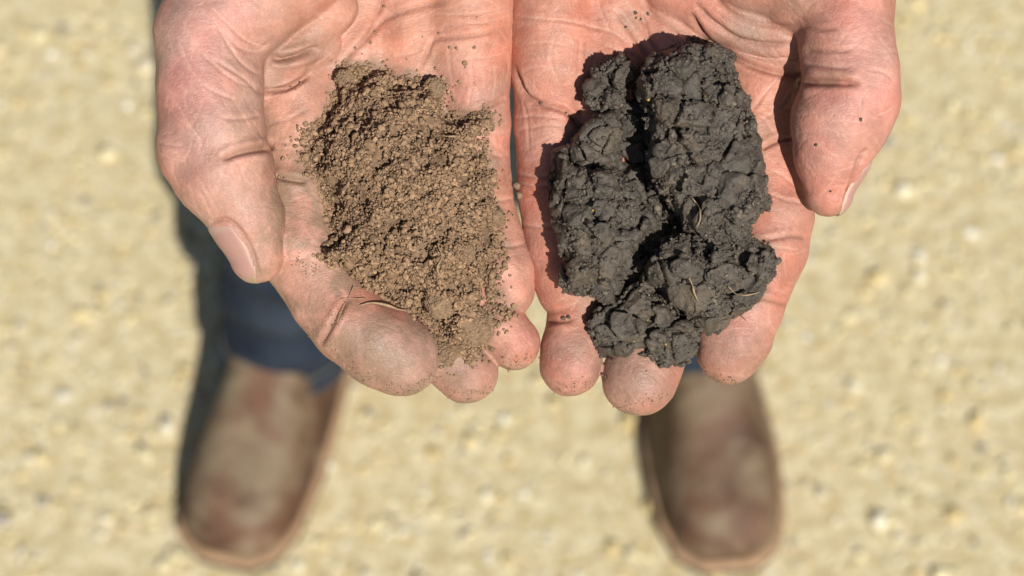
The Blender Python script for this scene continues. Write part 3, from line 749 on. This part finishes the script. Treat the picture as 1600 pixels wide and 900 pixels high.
def jeans_mat():
    m, n, b = new_mat('denim'); L = n.links.new
    c = mix(n, ramp(n, noise(n, 30, 5, 0.6), 0.3, 0.7), (0.010, 0.016, 0.029), (0.030, 0.039, 0.053))
    L(c, b.inputs['Base Color']); b.inputs['Roughness'].default_value = 0.9; b.inputs['Specular IOR Level'].default_value = 0.15
    L(bump(n, noise(n, 300, 4), 0.4, 0.001), b.inputs['Normal'])
    return m
M_DENIM = jeans_mat(); M_STITCH = mat_simple('stitch_thread', (0.085, 0.085, 0.075), 0.8, 300, 0.2)
def legs():
    ax = []
    for org, f, s in (LB, RB):
        a = np.array([org[0]+f[0]*0.060-(0.008 if org[0] > 0 else 0), org[1]+f[1]*0.060])*1000
        ax.append(a)
    hem = 62.0
    paths = []
    for a, sx in zip(ax, (-1, 1)):
        k = wpt(a[0]*0.46, a[1]+15, 480); h = wpt(sx*86, PY, 900)
        paths.append((wpt(a[0], a[1]+2, 50), wpt(a[0]*0.88, a[1]+6, 220), k, h))
    def f_(P):
        d = None
        for p0, p1, p2, p3 in paths:
            e = smin(smin(cone(P, p0, p1, 49, 51), cone(P, p1, p2, 51, 54), 30), cone(P, p2, p3, 54, 84), 40)
            d = e if d is None else smin(d, e, 20)
        d = smin(d, cone(P, wpt(-60, PY, 930), wpt(60, PY, 930), 128, 128), 60)
        wr = 6.0*np.sin(P[:, 2]/9.0 + 2.2*vn(P, 70, 4))*np.clip((330-P[:, 2])/200, 0, 1)*np.clip((P[:, 2]-85)/30, 0, 1)
        return np.maximum(np.maximum(d + wr + 2.0*fbm(P, 50, 2, 77), hem-P[:, 2]), P[:, 2]-1000)
    V, Q = surface_net(f_, (-330, PY-340, 45), (330, PY+220, 1020), 5.0)
    j = put('jeans', V/1000, Q, M_DENIM, person); j['_base'] = list(person.location)
    for p0, p1, *_ in paths:
        for nm, z, rr, tk, mt in (('hem', hem+8, 51.5, 4.0, M_DENIM), ('hem_stitch', hem+24, 51.8, 1.1, M_STITCH)):
            t = (z-50)/170.0; c = p0+(p1-p0)*t
            ring = [(c[0]+rr*math.cos(u), c[1]+rr*math.sin(u), z) for u in np.linspace(0, 2*math.pi, 49)]
            Vt, Ft = tube(np.array(ring)/1000, tk/1000, 8); put(nm, Vt, Ft, mt, j)
legs()
print('person', round(time.time()-T0, 1))

# ------------------------------------------------------------------ brown crumbly soil in one hand
def surf_w(H, x, y, r=7):
    px, py = to_px(H.V); m = (np.abs(px-x) < r) & (np.abs(py-y) < r)
    return H.V[m, 2].max()/S if m.any() else -40.0
class WMap:
    """height of the topmost vertex per 4 px cell"""
    def __init__(s, V, cell=4.0, lo=-90.0):
        s.c = cell; s.g = np.full((int(1700/cell), int(800/cell)), lo)
        px, py = to_px(V); i = (px/cell).astype(int); j = (py/cell).astype(int)
        m = (i >= 0) & (j >= 0) & (i < s.g.shape[0]) & (j < s.g.shape[1])
        np.maximum.at(s.g, (i[m], j[m]), V[m, 2]/S)
    def __call__(s, x, y):
        i = np.clip((np.asarray(x)/s.c).astype(int), 0, s.g.shape[0]-1); j = np.clip((np.asarray(y)/s.c).astype(int), 0, s.g.shape[1]-1)
        return s.g[i, j]
WA = WMap(HA.V); WB = WMap(HB.V)
def heap_surface(x, y):
    P = np.stack([x, y, np.zeros_like(x)], 1)
    jag = 12*vn(P, 34, 5) + 8*vn(P, 13, 6)
    d = -poly2d(x, y, HEAP) + jag
    e = np.clip(d/125.0, 0, 1); prof = 1-(1-e)**2.4
    base = np.clip(WA(x, y), -70, 30)
    top = -25 + 140*prof
    lum = 13*fbm(P, 70, 2, 61) + 10*vn(P, 30, 62) + 9*(0.5-worley(P, 34, 63))*2
    low = np.clip((y-430)/150, 0, 1)
    return np.maximum(top - low*22 + lum*np.clip(d/22, 0, 1), base*0+ -60), d, base
def soil_heap():
    # bed
    xs = np.arange(425, 825, 3.0); ys = np.arange(92, 605, 3.0)
    X, Y = np.meshgrid(xs, ys, indexing='ij'); xf, yf = X.ravel(), Y.ravel()
    z, d, base = heap_surface(xf, yf)
    P = np.stack([xf, yf, z], 1)
    z = z - 13 + 6*vn(P, 9, 71) + 3*vn(P, 5, 72)
    ok = d > 2
    lowz = np.where(ok, -75, -75)
    idx = np.arange(len(xf)).reshape(X.shape)
    okg = ok.reshape(X.shape)
    cell = okg[:-1, :-1] & okg[1:, :-1] & okg[1:, 1:] & okg[:-1, 1:]
    q = np.stack([idx[:-1, :-1], idx[1:, :-1], idx[1:, 1:], idx[:-1, 1:]], -1)[cell][:, ::-1]
    Vb = np.array([(a-800, 450-b, c) for a, b, c in zip(xf, yf, z)], float)
    dd = (1000*D0-Vb[:, 2]*S)/FPX; Vb = np.stack([Vb[:, 0]*dd, Vb[:, 1]*dd, Vb[:, 2]*S], 1)
    used = np.unique(q); rm = np.full(len(xf), -1); rm[used] = np.arange(len(used))
    bedV, bedF = Vb[used], rm[q]
    # crumbs
    n = 57000
    x = RNG.uniform(425, 825, n); y = RNG.uniform(92, 605, n)
    z, d, base = heap_surface(x, y)
    r = np.exp(RNG.normal(math.log(2.1), 0.36, n)); big = RNG.random(n) < 0.012; r[big] *= 1.8; r = np.clip(r, 1.1, 8)
    P = np.stack([x, y, z], 1)
    hole = fbm(P, 24, 3, 81)                      # open cracks between clusters
    keep = (d > np.where(RNG.random(n) < 0.16, -RNG.exponential(7, n), RNG.uniform(-2, 5, n))) & ((hole > -0.30) | (RNG.random(n) < 0.10))
    x, y, z, r, d, base, hole = (q_[keep] for q_ in (x, y, z, r, d, base, hole))
    zz = z + RNG.normal(0, 3.2, len(x)) + 13.0*hole
    zz = np.where(d < 16, np.maximum(np.minimum(zz, base+r+RNG.uniform(0, 10, len(x))), base+r*0.5), zz)
    zz = np.maximum(zz, base+r*0.4)
    cen = np.array([hp(a, b, c) for a, b, c in zip(x, y, zz)])
    sm = np.where(r < 3.6)[0]; lg = np.where(r >= 3.6)[0]
    V, F, gi = grains(cen[sm], r[sm]*S, 0, 0.45, (0.65, 1.25)); gi = sm[gi]
    V_, F_, g_ = grains(cen[lg], r[lg]*S, 1, 0.5, (0.65, 1.2))
    F = np.concatenate([F, F_+len(V)]); V = np.concatenate([V, V_]); gi = np.concatenate([gi, lg[g_]])
    tone = RNG.normal(1.0, 0.20, len(x))[:, None]*np.array([(0.292, 0.193, 0.121)])
    tone *= (1+0.10*fbm(np.stack([x, y, zz*0], 1), 60, 2, 90))[:, None]
    pale = RNG.random(len(x)) < 0.05; tone[pale] = tone[pale]*1.25
    dk = RNG.random(len(x)) < 0.03; tone[dk] *= 0.65
    FT = np.concatenate([bedF[:, [0, 1, 2]], bedF[:, [0, 2, 3]], F+len(bedV)])
    o = put('brown_soil_heap', to_world(np.concatenate([bedV, V])), FT, M_BROWN, None,
            np.clip(np.concatenate([np.repeat(np.array([(0.23, 0.155, 0.10)]), len(bedV), 0), tone[gi]]), 0.02, 0.8), False)
    tag(o, 'heap of dry crumbly light brown soil lying on the dusty palm', 'soil heap', kind='stuff')
    print('heap tris', len(FT))
    return np.concatenate([bedV, V])
HEAPV = soil_heap(); WH = WMap(HEAPV)

def lump_mesh(cx, cy, cw, r, seed, sub=4, amp=0.22):
    v, f = ico(sub); P = v*r + seed*31.7
    disp = 1 + amp*fbm(v+seed*3.1, 0.8, 3, seed) + 0.10*(0.5-worley(v+seed, 0.28, seed)) + 0.05*fbm(v+seed, 0.12, 2, seed)
    V = v*disp[:, None]*np.array([1, 1, 0.75])*r*S + hp(cx, cy, cw)
    return V, f
LUMPS = [(728, 396, 15, 'round hard soil lump low on the brown heap beside bare pinky'), (772, 340, 17, 'brown soil lump at the heap edge beside the pinky finger'), (738, 512, 30, 'big soft soil lump between the fingertips under the brown heap'),
         (690, 470, 26, 'wide flat soil lump above the middle fingertip in the brown heap'), (540, 124, 15, 'angular soil lump at the wrist end of the brown heap'), (678, 138, 16, 'loose soil lump at the heap corner nearest the heel of the hand'),
         (480, 384, 14, 'small soil lump on the heap spur under the thumb'), (700, 550, 17, 'crumbly soil lump wedged between index and middle fingertips')]
for k, (cx, cy, r, lab) in enumerate(LUMPS):
    V, f = lump_mesh(cx, cy, float(WH(cx, cy))-r*0.35, r, 5+k)
    c = np.repeat(np.array([(0.245, 0.168, 0.108)]), len(V), 0)*(1+0.12*fbm(V, 1.5, 3, k))[:, None]
    # crumbs stuck to it
    sel = RNG.choice(len(V), 420); rr = RNG.uniform(1.0, 2.8, 420)*S
    V2, F2, g2 = grains(V[sel], rr, 0, 0.4)
    o = put('soil_lump', to_world(np.concatenate([V, V2])), np.concatenate([f, F2+len(V)]), M_BROWN, None, np.concatenate([c, np.repeat(np.array([(0.265, 0.18, 0.115)]), len(V2), 0)]))
    tag(o, lab, 'soil lump', 'lumps in the brown soil heap')
print('heap', round(time.time()-T0, 1))

# ------------------------------------------------------------------ dark clay clods in the other hand
def cells(P, s, seed):
    """broken block structure: random value per cell and distance to the cell border"""
    q = np.asarray(P, np.float32)/np.float32(s) + np.float32(300.0)
    i = np.floor(q).astype(np.int64); f = (q - i).astype(np.float32)
    b1 = np.full(len(q), 9.0, np.float32); b2 = b1.copy(); cid = np.zeros(len(q), np.float32)
    for dx in (-1, 0, 1):
        for dy in (-1, 0, 1):
            for dz in (-1, 0, 1):
                a, b, c = i[:, 0]+dx, i[:, 1]+dy, i[:, 2]+dz
                d = (dx+h3(a, b, c, seed)-f[:, 0])**2 + (dy+h3(a, b, c, seed+7)-f[:, 1])**2 + (dz+h3(a, b, c, seed+13)-f[:, 2])**2
                n1 = d < b1
                b2 = np.where(n1, b1, np.minimum(b2, d)); cid = np.where(n1, h3(a, b, c, seed+19), cid); b1 = np.where(n1, d, b1)
    return cid, np.sqrt(b2)-np.sqrt(b1)
def clod(name, poly, w0, w1, seed, label, dome=18, amp=1.0, tilt=(0, 0)):
    P2 = np.array(poly, float); cx, cy = P2.mean(0)
    ext = 25
    def sdf(P):
        x, y = to_px(P.astype(np.float64)); wz = P[:, 2]/S
        Q = np.stack([x, y, wz], 1)
        big = 9*vn(Q, 42, seed) + 5*vn(Q, 20, seed+1)
        cid, cf = cells(Q, 44.0, seed+3)
        d2 = poly2d(x, y, poly) + big*amp*0.8 - 4 + (cid-0.5)*10*amp
        edge = np.clip(-d2/60, 0, 1)
        top = w1 - dome*(1-edge)**2 + 14*vn(np.stack([x, y, x*0], 1), 38, seed+2)*amp + (cid-0.5)*42*amp - 20*np.exp(-(cf/0.10)**2) + (x-cx)*tilt[0] + (y-cy)*tilt[1]
        mid = (w0+top)/2; hh = (top-w0)/2
        r = 22.0
        a = d2 + r; b = np.abs(wz-mid)-hh+r
        d = np.minimum(np.maximum(a, b), 0)+np.sqrt(np.maximum(a, 0)**2+np.maximum(b, 0)**2)-r
        return d*S
    lo = hp(P2[:, 0].min()-ext, P2[:, 1].max()+ext, w0-20); hi = hp(P2[:, 0].max()+ext, P2[:, 1].min()-ext, w1+40)
    hi[:2] = hi[:2] + np.array([6, 6])*np.sign(hi[:2]) if False else hi[:2]
    V, Q = surface_net(sdf, np.minimum(lo, hi)-2, np.maximum(lo, hi)+2, 0.5, 4.0)
    n, d = gradient(sdf, V, 0.6)
    crumb = np.clip(0.48+1.1*fbm(V, 8, 2, seed+20), 0, 1)          # smooth smears here, crumbly there
    cr = worley(V, 3.0, seed+5); cr2 = worley(V, 1.3, seed+6)
    disp = 0.7*fbm(V, 4.5, 3, seed+8, 0.5) + crumb*0.35*fbm(V, 2.2, 3, seed+11) + crumb*(1.3*(0.5-np.sqrt(cr)) + 1.0*(0.45-cr2) + 0.30*fbm(V, 1.6, 2, seed+10)) + 0.25*fbm(V, 1.0, 2, seed+9)
    crack = np.abs(vn(V, 6.5, seed+15)); disp -= 1.3*np.exp(-(crack/0.08)**2)*np.clip(0.5+vn(V, 12, seed+16), 0, 1)
    V = V + n*disp[:, None]
    c = np.array([(0.076, 0.063, 0.050)])*(1 + 0.22*fbm(V, 3.0, 3, seed+30))[:, None] + np.array([(0.032, 0.020, 0.008)])*np.clip(fbm(V, 7, 2, seed+31), 0, 1)[:, None]
    # crumbs stuck on the surface
    up = np.where(n[:, 2] > -0.2)[0]; m = int(len(V)*0.08)
    pr = crumb[up]**2+0.05; sel = RNG.choice(up, m, p=pr/pr.sum())
    rr = np.clip(np.exp(RNG.normal(math.log(1.8), 0.5, m)), 0.9, 7)*S
    V2, F2, g2 = grains(V[sel]+n[sel]*(rr*0.15)[:, None], rr, 0, 0.5, (0.6, 1.25))
    t = RNG.normal(1, 0.16, m)[:, None]*np.array([(0.082, 0.067, 0.053)])
    pale = RNG.random(m) < 0.05; t[pale] = np.array((0.17, 0.14, 0.105)); yl = (RNG.random(m) < 0.004) & (rr < 2.6*S); t[yl] = np.array((0.5, 0.33, 0.06))
    FT = np.concatenate([Q[:, [0, 1, 2]], Q[:, [0, 2, 3]], F2+len(V)])
    o = put('dark_soil_clod', to_world(np.concatenate([V, V2])), FT, M_DARK, None, np.clip(np.concatenate([c, t[g2]]), 0.01, 0.8), False)
    tag(o, label, 'soil clod', 'dark clay clods in the hand')
    return np.concatenate([V, V2])
CL = []
CL.append(clod('a', [(1000, 128), (1018, 96), (1045, 80), (1075, 70), (1112, 74), (1140, 95), (1150, 130), (1162, 166), (1176, 188), (1186, 230), (1192, 262), (1194, 318), (1174, 348), (1165, 372), (1100, 372), (1076, 356), (1058, 322), (1028, 292), (1014, 240), (1020, 190), (1004, 156)], -40, 138, 101,
               'largest dark clay clod, tall and ragged, reaching towards the wrist', 26))
CL.append(clod('b', [(918, 138), (930, 108), (955, 94), (972, 90), (986, 108), (976, 140), (970, 166), (940, 172), (922, 158)], -40, 74, 202, 'smallest dark clod standing apart on the palm by the pinky base', 14, 0.6))
CL.append(clod('c', [(892, 232), (912, 200), (938, 180), (962, 176), (972, 202), (966, 240), (948, 258), (908, 262)], -45, 84, 303, 'squat dark clod between the smallest clod and the broad pale clod', 18, 0.7))
CL.append(clod('d', [(872, 244), (884, 236), (900, 258), (946, 266), (988, 300), (1022, 334), (1026, 356), (992, 384), (974, 410), (966, 440), (948, 466), (915, 452), (888, 446), (882, 410), (876, 360), (866, 320), (864, 280)], -45, 124, 404, 'broad dark clod with crumbly side lying over the pinky finger', 30))
CL.append(clod('e', [(1040, 384), (1078, 360), (1130, 358), (1176, 376), (1206, 396), (1210, 430), (1190, 462), (1154, 488), (1104, 514), (1064, 490), (1034, 452), (1012, 440), (1018, 410)], -35, 116, 505, 'dark clod with a smooth smeared face resting on the index finger', 24))
CL.append(clod('f', [(922, 508), (940, 486), (975, 462), (1000, 444), (1038, 470), (1056, 496), (1092, 504), (1090, 546), (1066, 566), (1034, 568), (990, 556), (944, 544), (928, 528)], -40, 74, 606, 'lowest dark clod lying across the middle and ring fingertips', 20, 0.8))
CL.append(clod('g', [(975, 160), (1010, 150), (1060, 180), (1090, 330), (1130, 400), (1110, 490), (1066, 545), (985, 520), (930, 470), (930, 400), (960, 340), (940, 250), (960, 210)], -60, 14, 707, 'low bed of dark crumbs filling the gaps under the clods', 8, 0.5))
CLV = np.concatenate(CL); WC = WMap(CLV)
print('clods', round(time.time()-T0, 1))

# ------------------------------------------------------------------ roots, straws, specks
def root(name, pts, r, mat, wm, label, lift=2.0, group=None, cat='root'):
    p = spline([(a, b, 0) for a, b in pts], 26)
    ws = np.array([float(max(wm(a, b), wm(a+3, b), wm(a-3, b), wm(a, b+3), wm(a, b-3))) for a, b in p[:, :2]])
    ws = np.convolve(np.pad(ws, 3, mode='edge'), np.ones(7)/7, 'valid') + lift
    q = np.array([hp(a, b, c) for (a, b), c in zip(p[:, :2], ws)])
    t = np.linspace(0, 1, len(q)); rad = 0.62*r*S*(0.75+0.35*np.sin(t*9+r))*np.clip(np.minimum(t, 1-t)*10+0.3, 0, 1)
    V, F = tube(q, rad, 7)
    tag(put(name, to_world(V), F, mat), label, cat, group)
class Max2:
    def __init__(s, *m): s.m = m
    def __call__(s, x, y): return np.max([k(x, y) for k in s.m], axis=0)
WAH = Max2(WA, WH); WBC = Max2(WB, WC)
root('straw', [(563, 477), (582, 473), (605, 477), (622, 483), (636, 486)], 3.4, M_STRAW, WAH, 'thick pale straw lying above the tip of the index finger', 3, cat='straw')
root('root_fibre', [(553, 446), (546, 462), (534, 486), (526, 505)], 1.3, M_STRAW, WAH, 'thin rootlet hanging over the dusty index finger joint')
root('root_fibre', [(532, 467), (550, 466), (572, 467)], 0.9, M_STRAW, WAH, 'hair-thin rootlet crossing the start of the thick straw')
root('root_fibre', [(684, 382), (690, 402), (683, 420), (692, 438)], 2.0, M_STRAW, WAH, 'wavy pale rootlet lying on the brown soil heap')
root('root_fibre', [(692, 196+16), (706, 213), (720, 212)], 2.6, M_STRAW, WAH, 'short straw stub in the brown heap near the pinky base')
root('root_fibre', [(640, 486), (650, 480), (660, 476)], 1.4, M_STRAW, WAH, 'short rootlet at the frayed end of the thick straw')
root('straw', [(1077, 434), (1082, 446), (1085, 458), (1091, 471)], 2.6, M_STRAW, WBC, 'short cream straw sticking to the smooth faced dark clod', 3, cat='straw')
root('root_fibre', [(1082, 310), (1093, 325), (1094, 342), (1088, 358)], 1.5, M_STRAW, WBC, 'curved tan rootlet on the largest dark clod')
root('root_fibre', [(1138, 448), (1150, 459), (1168, 461), (1188, 456)], 1.4, M_STRAW, WBC, 'thin rootlet on dark clod edge over the index finger')
root('root_fibre', [(1144, 488), (1156, 492), (1166, 501)], 1.0, M_REDROOT, WBC, 'tiny red rootlet lying on the bare index finger pad')

def specks():
    pts = [(686, 52, 3), (702, 74, 3.5), (713, 75, 4), (741, 74, 4), (726, 99, 5), (727, 105, 3), (579, 67, 5), (585, 50, 3), (600, 10, 3), (566, 84, 2.5), (555, 75, 3), (712, 134, 2), (745, 27, 2), (634, 91, 2), (660, 57, 2),
           (993, 20, 4), (1012, 22, 4), (994, 28, 3), (1001, 30, 3), (978, 42, 3), (1345, 186, 5), (1275, 226, 4), (1298, 299, 3), (1303, 181, 2), (845, 161, 4), (884, 176, 4), (890, 182, 3), (895, 187, 3), (908, 196, 3),
           (808, 290, 9), (812, 305, 8), (880, 497, 6), (888, 495, 5), (938, 557, 5), (958, 562, 5), (1010, 580, 2), (945, 588, 4), (455, 136, 3), (470, 130, 3), (462, 140, 2), (436, 276, 4), (444, 278, 3), (428, 275, 3)]
    x, y, r = np.array(pts, float).T; r = r*0.75
    n = 700                                             # dust crumbs along the finger edges and tips
    ex, ey = [], []
    for (ax_, ay, bx, by) in ((540, 585, 640, 618), (640, 618, 686, 590), (690, 624, 776, 612), (790, 576, 842, 556), (480, 515, 560, 590), (455, 405, 500, 430), (1095, 590, 1150, 600), (960, 648, 1050, 618), (860, 616, 930, 600), (515, 520, 545, 470)):
        k = n//10; t = RNG.random(k); ex.append(ax_+(bx-ax_)*t+RNG.normal(0, 5, k)); ey.append(ay+(by-ay)*t+RNG.normal(0, 5, k)-3)
    x = np.concatenate([x]+ex); y = np.concatenate([y]+ey); r = np.concatenate([r, np.exp(RNG.normal(math.log(0.8), .3, len(x)-len(r)))])
    wz = np.maximum(WA(x, y), WB(x, y)); ok = wz > -88
    x, y, r, wz = x[ok], y[ok], r[ok], wz[ok]
    c = np.array([hp(a, b, q+0.2*s) for a, b, q, s in zip(x, y, wz, r)])
    V, F, gi = grains(c, r*S, 1, 0.4)
    col = np.where((x > 830)[:, None], np.where((r > 2)[:, None], np.array([(0.11, 0.085, 0.065)]), np.array([(0.25, 0.165, 0.11)])), np.array([(0.27, 0.19, 0.125)]))
    o = put('soil_specks', to_world(V), F, M_BROWN, None, col[gi])
    tag(o, 'scattered soil specks and dust stuck to palms and fingertips', 'soil specks', kind='stuff')
specks()
for o in bpy.data.objects:
    if '_base' in o: del o['_base']
print('done', round(time.time()-T0, 1))
